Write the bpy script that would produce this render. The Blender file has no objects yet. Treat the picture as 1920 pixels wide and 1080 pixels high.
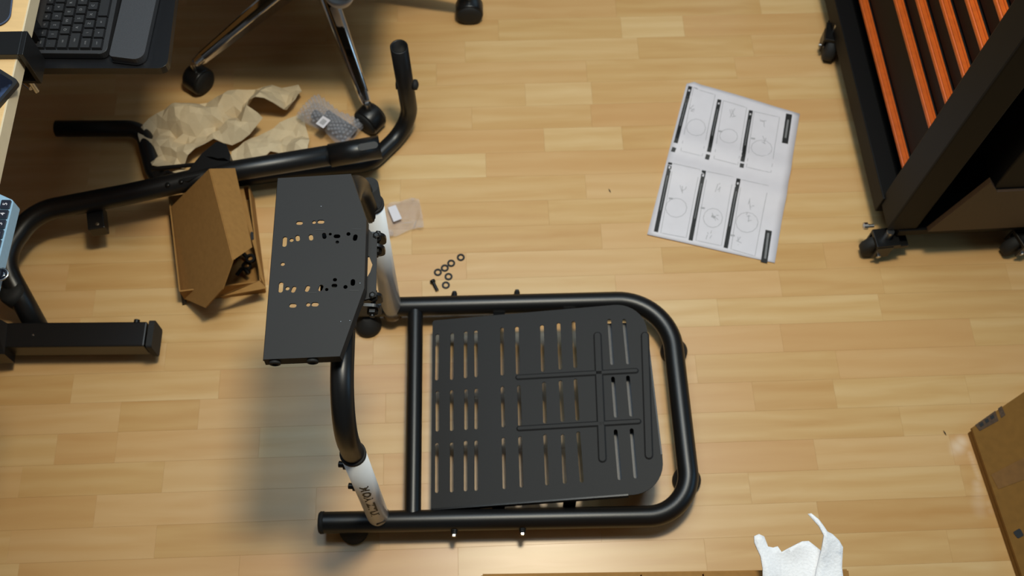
import bpy, bmesh, math, random
from mathutils import Vector, Matrix, noise
from mathutils.geometry import tessellate_polygon, delaunay_2d_cdt
random.seed(7)
SC = bpy.context.scene
COL = SC.collection

# ------------------------------------------------------------------ camera
F_PX, TILT, CAM_H, ROLL = 1973.0, math.radians(25.03), 2.065, 0.0344
cd = bpy.data.cameras.new('camera'); cam = bpy.data.objects.new('camera', cd); COL.objects.link(cam)
cd.sensor_width = 36.0; cd.lens = 36.0 * F_PX / 1920.0; cd.clip_start = 0.02
cam.matrix_world = Matrix.Translation((0, 0, CAM_H)) @ Matrix.Rotation(TILT, 4, 'X') @ Matrix.Rotation(ROLL, 4, 'Z')
cd.dof.use_dof = True; cd.dof.focus_distance = 1.62; cd.dof.aperture_fstop = 5.0
SC.camera = cam

# ------------------------------------------------------------------ light
SC.view_settings.view_transform = 'Standard'; SC.view_settings.look = 'None'
SC.view_settings.exposure = 0.0; SC.view_settings.gamma = 1.0; SC.view_settings.use_curve_mapping = False
w = bpy.data.worlds.new('room_ambient'); SC.world = w; w.use_nodes = True
bg = w.node_tree.nodes['Background']; bg.inputs[0].default_value = (0.88, 0.92, 1.0, 1); bg.inputs[1].default_value = 0.02

def area(name, loc, target, sx, sy, power, col):
    l = bpy.data.lights.new(name, 'AREA'); l.shape = 'RECTANGLE'; l.size = sx; l.size_y = sy; l.energy = power; l.color = col
    o = bpy.data.objects.new(name, l); COL.objects.link(o); o.location = loc
    o.rotation_euler = (Vector(target) - Vector(loc)).to_track_quat('-Z', 'Y').to_euler()
    return o
cl = area('ceiling_lamp', (0.15, 0.97, 2.58), (0.15, 0.97, 0), 0.36, 0.30, 38, (1.0, 0.89, 0.66)); cl.data.shape = 'ELLIPSE'
area('cool_ceiling_fill', (-0.05, 1.35, 2.60), (-0.05, 1.35, 0), 1.7, 1.5, 36, (0.60, 0.81, 1.0))  # added fill standing in for daylight off the ceiling, no real fixture
area('window_daylight', (1.65, 3.37, 1.55), (1.65, 0, 1.45), 1.36, 1.26, 9, (0.45, 0.75, 1.0))
area('side_window_daylight', (2.77, 0.75, 1.6), (0, 0.75, 1.4), 1.16, 1.16, 9, (0.30, 0.66, 1.0))

# ------------------------------------------------------------------ helpers
_s, _c = math.sin(TILT), math.cos(TILT); _cr, _sr = math.cos(ROLL), math.sin(ROLL)
def ray(px, py):
    u = (px - 960) / F_PX; v = (540 - py) / F_PX
    u, v = u * _cr - v * _sr, u * _sr + v * _cr
    return Vector((u, _s + v * _c, -_c + v * _s))
def at(px, py, z=0.0):
    """survey: the point of the room at height z that the photograph shows at this pixel"""
    d = ray(px, py); return Vector((0, 0, CAM_H)) + d * ((z - CAM_H) / d.z)
def at_plane(px, py, p0, n):
    d = ray(px, py); o = Vector((0, 0, CAM_H)); return o + d * ((p0 - o).dot(n) / d.dot(n))

def node_mat(name):
    m = bpy.data.materials.new(name); m.use_nodes = True
    nt = m.node_tree; return m, nt, nt.nodes['Principled BSDF']
def lin(r, g, b):
    f = lambda c: ((c / 255 + 0.055) / 1.055) ** 2.4 if c / 255 > 0.04045 else c / 255 / 12.92
    return (f(r), f(g), f(b), 1)
def mat(name, rgb, rough=0.5, metal=0.0, noise_scale=0, var=0.12, bump=0.0, spec=None, coat=0.0, stretch=(1, 1, 1)):
    m, nt, p = node_mat(name)
    p.inputs['Base Color'].default_value = lin(*rgb); p.inputs['Roughness'].default_value = rough; p.inputs['Metallic'].default_value = metal
    if spec is not None: p.inputs['Specular IOR Level'].default_value = spec
    p.inputs['Coat Weight'].default_value = coat
    if noise_scale:
        tc = nt.nodes.new('ShaderNodeTexCoord'); mp = nt.nodes.new('ShaderNodeMapping'); mp.inputs['Scale'].default_value = stretch
        n = nt.nodes.new('ShaderNodeTexNoise'); n.inputs['Scale'].default_value = noise_scale; n.inputs['Detail'].default_value = 6
        nt.links.new(tc.outputs['Object'], mp.inputs[0]); nt.links.new(mp.outputs[0], n.inputs['Vector'])
        r = nt.nodes.new('ShaderNodeValToRGB'); a = lin(*rgb)
        r.color_ramp.elements[0].position = 0.3; r.color_ramp.elements[1].position = 0.7
        r.color_ramp.elements[0].color = tuple(x * (1 - var) for x in a[:3]) + (1,); r.color_ramp.elements[1].color = tuple(min(1, x * (1 + var)) for x in a[:3]) + (1,)
        nt.links.new(n.outputs['Fac'], r.inputs[0]); nt.links.new(r.outputs[0], p.inputs['Base Color'])
        if bump:
            b = nt.nodes.new('ShaderNodeBump'); b.inputs['Strength'].default_value = bump; b.inputs['Distance'].default_value = 0.002
            nt.links.new(n.outputs['Fac'], b.inputs['Height']); nt.links.new(b.outputs[0], p.inputs['Normal'])
    return m

M = dict(
    black=mat('black_powder_coat', (17, 17, 18), 0.36, 0, 900, 0.15, 0.06, 0.45),
    plate=mat('dark_grey_powder_coat', (38, 38, 39), 0.6, 0, 1200, 0.10, 0.05, 0.22),
    rubber=mat('black_rubber', (20, 20, 20), 0.75, 0, 200, 0.2),
    white=mat('white_gloss_paint', (226, 228, 230), 0.25, 0, 30, 0.02, 0, 0.5),
    ink=mat('black_print', (22, 22, 22), 0.6, 0, 300, 0.2),
    bolt=mat('black_oxide_steel', (30, 29, 28), 0.35, 0.6, 400, 0.2),
    steel=mat('zinc_steel', (190, 190, 190), 0.25, 1, 300, 0.1),
    collar=mat('bare_weld_steel', (92, 78, 62), 0.45, 0.5, 200, 0.25),
    chrome=mat('polished_chrome', (225, 225, 228), 0.07, 1, 60, 0.03),
    card=mat('brown_cardboard', (152, 112, 62), 0.85, 0, 90, 0.07, 0.1, 0.2),
    card_dk=mat('dark_brown_cardboard', (122, 86, 38), 0.85, 0, 60, 0.08, 0.1, 0.2),
    kraft=mat('kraft_paper', (206, 188, 156), 0.8, 0, 60, 0.05, 0.25, 0.25),
    paper=mat('white_paper', (214, 210, 216), 0.6, 0, 40, 0.02),
    grey=mat('pale_grey_print', (164, 162, 166), 0.7, 0, 200, 0.1),
    greyd=mat('mid_grey_print', (120, 120, 122), 0.7, 0, 200, 0.1),
    foam=mat('white_foam_sheet', (240, 242, 248), 0.6, 0, 260, 0.05, 0.5),
    desk=mat('pale_wood_top', (214, 178, 126), 0.45, 0, 14, 0.07, 0, 0.4, 0, (1, 8, 8)),
    edge=mat('pale_edge_band', (206, 190, 160), 0.5, 0, 40, 0.04),
    keyb=mat('graphite_plastic', (40, 40, 42), 0.5, 0, 500, 0.1),
    key=mat('dark_keycap', (26, 26, 28), 0.5, 0, 600, 0.1),
    legend=mat('keycap_print', (112, 112, 114), 0.6, 0, 300, 0.1),
    wrist=mat('grey_foam_pad', (48, 49, 53), 0.6, 0, 700, 0.12, 0.1),
    tray=mat('black_laminate', (18, 18, 20), 0.3, 0, 200, 0.1),
    orange=mat('orange_lacquer', (184, 84, 20), 0.45, 0, 60, 0.12),
    cabinet=mat('black_satin_steel', (10, 9, 9), 0.55, 0, 500, 0.12, 0, 0.18),
    bluep=mat('light_blue_plastic', (132, 166, 190), 0.45, 0, 200, 0.04),
    screen=mat('dark_glass', (16, 18, 26), 0.08, 0, 20, 0.3),
    cloth=mat('charcoal_fabric', (44, 44, 46), 0.9, 0, 600, 0.3, 0.3),
    blackmat=mat('black_pad_cloth', (26, 27, 32), 0.85, 0, 900, 0.2, 0.2),
    cream=mat('cream_plastic', (244, 238, 232), 0.35, 0, 40, 0.03),
    joint=mat('dark_floor_joint', (180, 140, 94), 0.7, 0, 50, 0.1),
)
m, nt, p = node_mat('clear_plastic_film')
p.inputs['Base Color'].default_value = lin(232, 226, 232); p.inputs['Roughness'].default_value = 0.06; p.inputs['Alpha'].default_value = 0.15
n = nt.nodes.new('ShaderNodeTexNoise'); n.inputs['Scale'].default_value = 60; b = nt.nodes.new('ShaderNodeBump'); b.inputs['Strength'].default_value = 0.6; b.inputs['Distance'].default_value = 0.004
nt.links.new(n.outputs['Fac'], b.inputs['Height']); nt.links.new(b.outputs[0], p.inputs['Normal'])
M['film'] = m
m, nt, p = node_mat('bubble_film')
p.inputs['Base Color'].default_value = lin(214, 216, 226); p.inputs['Roughness'].default_value = 0.08; p.inputs['Alpha'].default_value = 0.24
n = nt.nodes.new('ShaderNodeTexNoise'); n.inputs['Scale'].default_value = 90; b = nt.nodes.new('ShaderNodeBump'); b.inputs['Strength'].default_value = 0.7; b.inputs['Distance'].default_value = 0.004
nt.links.new(n.outputs['Fac'], b.inputs['Height']); nt.links.new(b.outputs[0], p.inputs['Normal'])
M['bubble'] = m

# laminate: tone per strip from the object's colour, grain along the strip, pale smears painted in for light thrown by the carton
m, nt, p = node_mat('beech_laminate'); L = nt.links.new; N = nt.nodes.new
oi = N('ShaderNodeObjectInfo'); ge = N('ShaderNodeNewGeometry'); tc = N('ShaderNodeTexCoord')
add = N('ShaderNodeMath'); add.operation = 'ADD'; L(oi.outputs['Random'], add.inputs[0]); L(ge.outputs['Random Per Island'], add.inputs[1])
fr = N('ShaderNodeMath'); fr.operation = 'FRACT'; L(add.outputs[0], fr.inputs[0])
off = N('ShaderNodeVectorMath'); off.operation = 'SCALE'; L(fr.outputs[0], off.inputs['Scale']); off.inputs[0].default_value = (37, 19, 53)
va = N('ShaderNodeVectorMath'); L(tc.outputs['Object'], va.inputs[0]); L(off.outputs[0], va.inputs[1])
mp = N('ShaderNodeMapping'); mp.inputs['Scale'].default_value = (1.3, 13, 1); L(va.outputs[0], mp.inputs[0])
g1 = N('ShaderNodeTexNoise'); g1.inputs['Scale'].default_value = 3.0; g1.inputs['Detail'].default_value = 8; g1.inputs['Distortion'].default_value = 0.9; L(mp.outputs[0], g1.inputs['Vector'])
mp2 = N('ShaderNodeMapping'); mp2.inputs['Scale'].default_value = (2.2, 7, 1); L(va.outputs[0], mp2.inputs[0])
g2 = N('ShaderNodeTexWave'); g2.wave_type = 'RINGS'; g2.inputs['Scale'].default_value = 1.3; g2.inputs['Distortion'].default_value = 4; g2.inputs['Detail'].default_value = 3; L(mp2.outputs[0], g2.inputs['Vector'])
sx = N('ShaderNodeSeparateColor'); L(oi.outputs['Color'], sx.inputs[0])
t0 = N('ShaderNodeMath'); t0.operation = 'MULTIPLY_ADD'; L(g1.outputs['Fac'], t0.inputs[0]); t0.inputs[1].default_value = 0.52; L(sx.outputs[0], t0.inputs[2])
t1 = N('ShaderNodeMath'); t1.operation = 'MULTIPLY_ADD'; L(g2.outputs['Fac'], t1.inputs[0]); t1.inputs[1].default_value = 0.15; L(t0.outputs[0], t1.inputs[2])
t2 = N('ShaderNodeMath'); t2.operation = 'SUBTRACT'; L(t1.outputs[0], t2.inputs[0]); t2.inputs[1].default_value = 0.33
rp = N('ShaderNodeValToRGB'); L(t2.outputs[0], rp.inputs[0])
rp.color_ramp.elements[0].position = 0.0; rp.color_ramp.elements[0].color = lin(184, 136, 78)
rp.color_ramp.elements[1].position = 1.0; rp.color_ramp.elements[1].color = lin(220, 190, 140)
e = rp.color_ramp.elements.new(0.5); e.color = lin(202, 163, 108)
hue = N('ShaderNodeMix'); hue.data_type = 'RGBA'; hue.blend_type = 'MIX'; hue.inputs[7].default_value = lin(202, 154, 104)
L(sx.outputs[1], hue.inputs[0]); L(rp.outputs[0], hue.inputs[6])
mark = None  # mask of the reflected light painted into the floor colour
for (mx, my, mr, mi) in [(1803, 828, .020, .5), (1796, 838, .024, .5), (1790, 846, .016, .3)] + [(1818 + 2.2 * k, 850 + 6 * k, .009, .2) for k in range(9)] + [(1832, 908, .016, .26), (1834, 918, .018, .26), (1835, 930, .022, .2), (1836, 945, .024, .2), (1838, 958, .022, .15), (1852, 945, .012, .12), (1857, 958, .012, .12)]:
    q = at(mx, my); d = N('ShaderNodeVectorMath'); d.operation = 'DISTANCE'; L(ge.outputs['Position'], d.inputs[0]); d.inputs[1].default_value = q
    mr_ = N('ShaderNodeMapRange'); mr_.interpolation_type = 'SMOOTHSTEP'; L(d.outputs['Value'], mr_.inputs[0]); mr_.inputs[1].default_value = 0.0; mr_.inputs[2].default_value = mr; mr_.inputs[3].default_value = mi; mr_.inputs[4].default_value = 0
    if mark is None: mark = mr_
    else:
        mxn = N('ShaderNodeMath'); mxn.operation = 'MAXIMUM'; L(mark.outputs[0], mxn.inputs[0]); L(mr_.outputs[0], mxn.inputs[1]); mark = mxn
refl_mix = N('ShaderNodeMix'); refl_mix.data_type = 'RGBA'; refl_mix.inputs[7].default_value = lin(244, 228, 206); L(mark.outputs[0], refl_mix.inputs[0]); L(hue.outputs[2], refl_mix.inputs[6])
L(refl_mix.outputs[2], p.inputs['Base Color'])
rr = N('ShaderNodeMapRange'); L(g1.outputs['Fac'], rr.inputs[0]); rr.inputs[3].default_value = 0.27; rr.inputs[4].default_value = 0.36; L(rr.outputs[0], p.inputs['Roughness'])
p.inputs['Specular IOR Level'].default_value = 0.45
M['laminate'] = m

# mesh building -------------------------------------------------------
def link(name, verts, faces, m, parent=None, loc=(0, 0, 0), smooth=False, bevel=0.0, solid=0.0, smooth_mask=None):
    """world-space verts; the object's origin sits at loc (or at its parent's origin)"""
    org = Vector(parent['_o']) if parent is not None else Vector(loc)
    me = bpy.data.meshes.new(name); me.from_pydata([Vector(v) - org for v in verts], [], faces); me.validate()
    bm = bmesh.new(); bm.from_mesh(me); bmesh.ops.recalc_face_normals(bm, faces=bm.faces); bm.to_mesh(me); bm.free()
    if m is not None: me.materials.append(m)
    if smooth:
        for i, pl in enumerate(me.polygons): pl.use_smooth = len(pl.vertices) == 4 if smooth == 'quads' else True
    o = bpy.data.objects.new(name, me); COL.objects.link(o); o['_o'] = tuple(org)
    if parent is not None: o.parent = parent
    else: o.location = org
    if solid: s = o.modifiers.new('solid', 'SOLIDIFY'); s.thickness = solid; s.offset = 0
    if bevel: b = o.modifiers.new('bevel', 'BEVEL'); b.width = bevel; b.segments = 2; b.limit_method = 'ANGLE'
    return o
def tag(o, label, cat, group=None):
    o['label'] = label; o['category'] = cat
    if group: o['group'] = group
    return o
def thing(name, label, cat, loc, group=None):
    o = bpy.data.objects.new(name, None); COL.objects.link(o); o.location = loc; o['_o'] = tuple(loc); o.empty_display_size = 0.05
    return tag(o, label, cat, group)
def cat_mesh(*ms):
    V, Fc = [], []
    for v, f in ms:
        k = len(V); V += [Vector(q) for q in v]; Fc += [tuple(i + k for i in t) for t in f]
    return V, Fc
def fillet(pts, rad, n=10):
    pts = [Vector(q) for q in pts]; out = [pts[0]]
    for i in range(1, len(pts) - 1):
        a, b, c = pts[i - 1], pts[i], pts[i + 1]; r = rad[i - 1] if isinstance(rad, (list, tuple)) else rad
        d1 = (a - b); d2 = (c - b); l1, l2 = d1.length, d2.length; d1.normalize(); d2.normalize()
        ang = d1.angle(d2)
        if ang > math.pi - 0.02 or r <= 0: out.append(b); continue
        t = min(r / math.tan(ang / 2), l1 * 0.49, l2 * 0.49); rr = t * math.tan(ang / 2)
        bis = (d1 + d2).normalized(); cen = b + bis * (rr / math.sin(ang / 2)); p0, p1 = b + d1 * t, b + d2 * t
        u, w_ = p0 - cen, p1 - cen; th = u.angle(w_)
        for k in range(n + 1):
            f = k / n; out.append(cen + (u * math.sin((1 - f) * th) + w_ * math.sin(f * th)) / math.sin(th))
    out.append(pts[-1]); return out
def tube(pts, r, seg=20, hollow=0.0, caps=True):
    pts = [Vector(q) for q in pts]; n = len(pts); rs = r if isinstance(r, (list, tuple)) else [r] * n
    tans = [((pts[min(i + 1, n - 1)] - pts[max(i - 1, 0)]).normalized()) for i in range(n)]
    up = Vector((0, 0, 1)) if abs(tans[0].z) < 0.9 else Vector((1, 0, 0))
    nrm = (up - tans[0] * up.dot(tans[0])).normalized(); V, Fc = [], []
    def ring(i, rad):
        bn = tans[i].cross(nrm); base = len(V)
        for k in range(seg):
            a = 2 * math.pi * k / seg; V.append(pts[i] + (nrm * math.cos(a) + bn * math.sin(a)) * rad)
        return base
    frames = []
    for i in range(n):
        if i: nrm = (nrm - tans[i] * nrm.dot(tans[i])).normalized()
        frames.append(nrm.copy()); ring(i, rs[i])
    for i in range(n - 1):
        for k in range(seg):
            k2 = (k + 1) % seg; Fc.append((i * seg + k, i * seg + k2, (i + 1) * seg + k2, (i + 1) * seg + k))
    for end in (0, n - 1):
        nrm = frames[end]; s0 = end * seg
        if hollow:
            d = tans[end] * (-1 if end else 1)
            b1 = ring(end, rs[end] - hollow)
            for k in range(seg): k2 = (k + 1) % seg; Fc.append((s0 + k, s0 + k2, b1 + k2, b1 + k))
            b2 = len(V); V.extend([V[b1 + k] + d * 0.06 for k in range(seg)])
            for k in range(seg): k2 = (k + 1) % seg; Fc.append((b1 + k, b1 + k2, b2 + k2, b2 + k))
            Fc.append(tuple(b2 + k for k in range(seg)))
        elif caps:
            b1 = ring(end, rs[end]); Fc.append(tuple(b1 + k for k in range(seg)))
    return V, Fc
def cyl(a, b, r, seg=20, hollow=0): return tube([a, b], r, seg, hollow)
def obox(cen, ax, ay, az):
    c = Vector(cen); ax, ay, az = Vector(ax), Vector(ay), Vector(az)
    V = [c + ax * i + ay * j + az * k for k in (-1, 1) for j in (-1, 1) for i in (-1, 1)]
    return V, [(0, 1, 3, 2), (4, 5, 7, 6), (0, 1, 5, 4), (2, 3, 7, 6), (0, 2, 6, 4), (1, 3, 7, 5)]
def prism(poly, vec, holes=()):
    """poly: 3D planar outline; vec: extrusion; holes: 3D outlines"""
    loops = [[Vector(q) for q in poly]] + [[Vector(q) for q in h] for h in holes]
    vec = Vector(vec); nz = vec.normalized(); ux = (loops[0][1] - loops[0][0]).normalized(); ux = (ux - nz * ux.dot(nz)).normalized(); uy = nz.cross(ux); o = loops[0][0]
    flat = [[Vector(((q - o).dot(ux), (q - o).dot(uy), 0)) for q in lp] for lp in loops]
    tris = tessellate_polygon(flat); P = [q for lp in loops for q in lp]; n = len(P)
    V = P + [q + vec for q in P]; Fc = [tuple(t) for t in tris] + [tuple(i + n for i in reversed(t)) for t in tris]; k = 0
    for lp in loops:
        m_ = len(lp)
        for i in range(m_): j = (i + 1) % m_; Fc.append((k + i, k + j, k + j + n, k + i + n))
        k += m_
    return V, Fc
def rounded(pts, rad, n=6):
    P = [Vector(q) for q in pts]; m_ = len(P); out = []
    for i in range(m_):
        r = rad[i] if isinstance(rad, (list, tuple)) else rad
        if r <= 0: out.append(P[i]); continue
        q = fillet([P[i - 1], P[i], P[(i + 1) % m_]], r, n); out += q[1:-1]
    return out
def capsule(cen, u, v, half, r, n=6):
    """slot outline: long axis u (half length incl. ends), short axis v"""
    c = Vector(cen); u = Vector(u).normalized(); v = Vector(v).normalized(); h = max(half - r, 0); out = []
    for k in range(n + 1):
        a = -math.pi / 2 + math.pi * k / n; out.append(c + u * (h + r * math.cos(a)) + v * (r * math.sin(a)))
    for k in range(n + 1):
        a = math.pi / 2 + math.pi * k / n; out.append(c + u * (-h + r * math.cos(a)) + v * (r * math.sin(a)))
    return out
def ring_mesh(c, r1, r2, h, seg=28):
    V, Fc = [], []; prof = [(r2, 0), (r1, 0), (r1, h * .8), (r1 * .96, h), (r2 * 1.06, h), (r2, h * .8)]; m_ = len(prof)
    for k in range(seg):
        a = 2 * math.pi * k / seg
        for r, z in prof: V.append(Vector(c) + Vector((r * math.cos(a), r * math.sin(a), z)))
    for k in range(seg):
        for j in range(m_): Fc.append((k * m_ + j, ((k + 1) % seg) * m_ + j, ((k + 1) % seg) * m_ + (j + 1) % m_, k * m_ + (j + 1) % m_))
    return V, Fc
def lathe(c, axis, prof, seg=24):
    """prof: (radius, height along axis)"""
    axis = Vector(axis).normalized(); up = Vector((0, 0, 1)) if abs(axis.z) < .9 else Vector((1, 0, 0)); u = axis.cross(up).normalized(); v = axis.cross(u); V, Fc = [], []; m_ = len(prof)
    for k in range(seg):
        a = 2 * math.pi * k / seg
        for r, h in prof: V.append(Vector(c) + (u * math.cos(a) + v * math.sin(a)) * r + axis * h)
    for k in range(seg):
        for j in range(m_ - 1): Fc.append((k * m_ + j, ((k + 1) % seg) * m_ + j, ((k + 1) % seg) * m_ + j + 1, k * m_ + j + 1))
    Fc.append(tuple(k * m_ for k in range(seg))); Fc.append(tuple(k * m_ + m_ - 1 for k in range(seg)))
    return V, Fc
def sheet(outline, zf, step=0.02, jit=0.35):
    """triangulated crumpled sheet over a world XY outline, z = zf(x, y)"""
    P = [Vector((q[0], q[1])) for q in outline]; pts, edges = [], []
    for i in range(len(P)):
        a, b = P[i], P[(i + 1) % len(P)]; n_ = max(1, int((b - a).length / step))
        for k in range(n_): pts.append(a.lerp(b, k / n_))
    m_ = len(pts); edges = [(i, (i + 1) % m_) for i in range(m_)]
    xs = [q.x for q in P]; ys = [q.y for q in P]; y = min(ys)
    def inside(q):
        c = False
        for i in range(len(P)):
            a, b = P[i], P[i - 1]
            if (a.y > q.y) != (b.y > q.y) and q.x < (b.x - a.x) * (q.y - a.y) / (b.y - a.y) + a.x: c = not c
        return c
    while y < max(ys):
        x = min(xs)
        while x < max(xs):
            q = Vector((x + random.uniform(-jit, jit) * step, y + random.uniform(-jit, jit) * step))
            if inside(q) and min((q - r).length for r in pts[:m_]) > step * 0.4: pts.append(q)
            x += step
        y += step
    res = delaunay_2d_cdt(pts, edges, [list(range(m_))], 1, 1e-6)
    return [Vector((v.x, v.y, zf(v.x, v.y))) for v in res[0]], [tuple(f) for f in res[2]]
def text_mesh(s, size, bold=0.0):
    c = bpy.data.curves.new('t', 'FONT'); c.body = s; c.size = size; c.offset = bold; c.align_x = 'CENTER'; c.align_y = 'CENTER'; c.resolution_u = 2
    o = bpy.data.objects.new('t', c); COL.objects.link(o); bpy.context.view_layer.update()
    me = bpy.data.meshes.new_from_object(o.evaluated_get(bpy.context.evaluated_depsgraph_get()))
    V = [v.co.copy() for v in me.vertices]; Fc = [tuple(q.vertices) for q in me.polygons]
    bpy.data.objects.remove(o); bpy.data.curves.remove(c); bpy.data.meshes.remove(me); return V, Fc
Z = Vector((0, 0, 1))

# ================================================================== FLOOR
PSI, ROW_W, ROW_OFF = 0.0702, 0.064, 1.6901
EX = Vector((math.cos(PSI), math.sin(PSI), 0)); EY = Vector((-math.sin(PSI), math.cos(PSI), 0))
fv, ff = obox((0.0, 1.0, -0.03), EX * 3.6, EY * 3.2, (0, 0, 0.022))
floor = link('floor', fv, ff, M['joint'], loc=(0, 1.0, -0.03)); floor['kind'] = 'structure'
# strip joints read off the photograph: row -> [(pixel of a joint, tone left of it, tone right of it)]
JO = {}
def joint(px, py, tl, tr):
    q = at(px, py); n_ = math.floor((ROW_OFF - q.dot(EY)) / ROW_W); JO.setdefault(n_, []).append((q.dot(EX), tl, tr))
for a in [(411, 728, .62, .38), (135, 728, .3, .62), (224, 780, .6, .28), (372, 780, .28, .62), (218, 838, .38, .6), (486, 838, .6, .72), (105, 838, .6, .38), (306, 895, .42, .75),
          (178, 956, .34, .74), (292, 1015, .66, .36), (126, 522, .6, .4), (310, 668, .66, .42), (1463, 530, .62, .34), (1655, 530, .34, .42), (1347, 582, .75, .58), (1652, 582, .58, .42),
          (1466, 633, .6, .34), (1823, 622, .3, .5), (1306, 690, .7, .46), (1570, 680, .4, .46), (1566, 740, .3, .5), (1413, 745, .45, .34), (1690, 790, .4, .55), (1530, 855, .3, .66),
          (1407, 920, .5, .64), (1806, 905, .56, .36), (1536, 970, .62, .14), (1780, 1020, .4, .3), (1165, 52, .45, .8), (1282, 52, .8, .45), (1110, 175, .85, .5), (985, 175, .6, .85),
          (911, 305, .78, .5), (1020, 262, .5, .74), (1167, 258, .74, .4), (1128, 444, .34, .7), (1243, 492, .62, .3), (1427, 20, .35, .7), (935, 60, .4, .55), (1100, 135, .6, .5)]:
    joint(*a)
unit = {}
def plank_mesh(l):
    k = round(l, 3)
    if k not in unit:
        hl, hw, t, g = l / 2 - 0.00006, ROW_W / 2 - 0.00006, 0.008, 0.00018
        V = [(-hl, -hw, -t), (hl, -hw, -t), (hl, hw, -t), (-hl, hw, -t), (-hl, -hw, -g), (hl, -hw, -g), (hl, hw, -g), (-hl, hw, -g),
             (-hl + g, -hw + g, 0), (hl - g, -hw + g, 0), (hl - g, hw - g, 0), (-hl + g, hw - g, 0)]
        Fc = [(0, 3, 2, 1), (0, 1, 5, 4), (1, 2, 6, 5), (2, 3, 7, 6), (3, 0, 4, 7), (4, 5, 9, 8), (5, 6, 10, 9), (6, 7, 11, 10), (7, 4, 8, 11), (8, 9, 10, 11)]
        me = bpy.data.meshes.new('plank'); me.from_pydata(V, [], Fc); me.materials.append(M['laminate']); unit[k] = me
    return unit[k]
rng = random.Random(31); restV, restF = [], []; planks = []
for n_ in range(-28, 44):
    known = sorted(JO.get(n_, [])); cuts = {}
    xs = [k[0] for k in known]; x0 = xs[0] if xs else rng.uniform(-.3, .3); cuts[round(x0, 3)] = 1
    allx = [round(v, 3) for v in xs] if xs else [round(x0, 3)]
    fill = []
    for a, b in zip(allx, allx[1:]):
        gap = b - a; k = max(1, round(gap / 0.44)); fill += [round(a + gap * i / k, 3) for i in range(1, k)]
    x = allx[0]
    while x > -3.3: x = round(x - rng.choice((.28, .36, .42, .48, .54)), 3); fill.append(x)
    x = allx[-1]
    while x < 3.3: x = round(x + rng.choice((.28, .36, .42, .48, .54)), 3); fill.append(x)
    cut = sorted(set(allx + fill)); yc = ROW_OFF - (n_ + .5) * ROW_W
    for a, b in zip(cut, cut[1:]):
        tone = min(.85, max(.12, rng.gauss(.54, .10)))
        for kx, tl, tr in known:
            if abs(round(kx, 3) - b) < 1e-6: tone = tl
            if abs(round(kx, 3) - a) < 1e-6: tone = tr
        tone = .54 + (tone - .54) * .78
        c = EX * ((a + b) / 2) + EY * yc; planks.append((c, b - a, tone, rng.random()))
def shown(c, l):
    return 0.24 < c.y < 1.92 and abs(c.x) - l * .5 < 0.92 + 0.24 * c.y
vis = [q for q in planks if shown(q[0], q[1])]
vis.sort(key=lambda q: q[0].length); indiv = set(id(q) for q in vis[:298])
for q in planks:
    c, l, tone, pk = q; me = plank_mesh(l); R = Matrix.Rotation(PSI, 4, 'Z')
    if id(q) in indiv:
        o = bpy.data.objects.new('plank', me); COL.objects.link(o); o.parent = floor; o.location = c - Vector(floor['_o']); o.rotation_euler = (0, 0, PSI)
        o.color = (tone, 0.55 * pk * pk, 0, 1)
    else:
        k = len(restV); restV += [R @ v.co + c for v in me.vertices]; restF += [tuple(i + k for i in f.vertices) for f in me.polygons]
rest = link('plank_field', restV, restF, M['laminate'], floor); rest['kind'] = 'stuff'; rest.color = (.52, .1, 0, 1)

# room shell: walls, ceiling and two windows around the floor
WALL = mat('grey_wall_paint', (128, 130, 134), 0.9, 0, 40, 0.02); TRIM = mat('white_window_frame', (236, 236, 234), 0.4, 0, 40, 0.02)
X0, X1, Y0, Y1, HC = -1.62, 2.80, -1.60, 3.40, 2.62
def wall(name, a, b, out_, win=None):
    a, b, out_ = Vector(a), Vector(b), Vector(out_); d = b - a
    hol = []
    if win: f0, f1, z0, z1 = win; hol = [[a + d * f0 + Z * z0, a + d * f1 + Z * z0, a + d * f1 + Z * z1, a + d * f0 + Z * z1]]
    o = link(name, *prism([a, b, b + Z * HC, a + Z * HC], out_ * .1, hol), WALL, loc=(a + b) / 2); o['kind'] = 'structure'
wall('wall_left', (X0, Y0, 0), (X0, Y1, 0), (-1, 0, 0))
wall('wall_front', (X0, Y0, 0), (X1, Y0, 0), (0, -1, 0))
wall('wall_back', (X0, Y1, 0), (X1, Y1, 0), (0, 1, 0), (2.57 / 4.42, 3.97 / 4.42, .9, 2.2))
wall('wall_right', (X1, Y0, 0), (X1, Y1, 0), (1, 0, 0), (1.75 / 5, 2.95 / 5, 1.0, 2.2))
cv = obox(((X0 + X1) / 2, (Y0 + Y1) / 2, HC + .05), ((X1 - X0) / 2 + .1, 0, 0), (0, (Y1 - Y0) / 2 + .1, 0), (0, 0, .05))
o = link('ceiling', *cv, WALL, loc=((X0 + X1) / 2, (Y0 + Y1) / 2, HC)); o['kind'] = 'structure'
def window(name, a, b, z0, z1, n_):
    a, b, n_ = Vector(a), Vector(b), Vector(n_); d = (b - a); u_ = d.normalized(); e = .05
    outl = [a + Z * z0, b + Z * z0, b + Z * z1, a + Z * z1]; mid = (a + b) / 2; h = []
    for s0, s1 in ((e, d.length / 2 - e / 2), (d.length / 2 + e / 2, d.length - e)): h.append([a + u_ * s0 + Z * (z0 + e), a + u_ * s1 + Z * (z0 + e), a + u_ * s1 + Z * (z1 - e), a + u_ * s0 + Z * (z1 - e)])
    o = link(name, *prism(outl, n_ * .05, h), TRIM, loc=mid + Z * z0); o['kind'] = 'structure'
    for q in h: link('pane', *prism([v + n_ * .022 for v in q], n_ * .006), M['film'], o)
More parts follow.
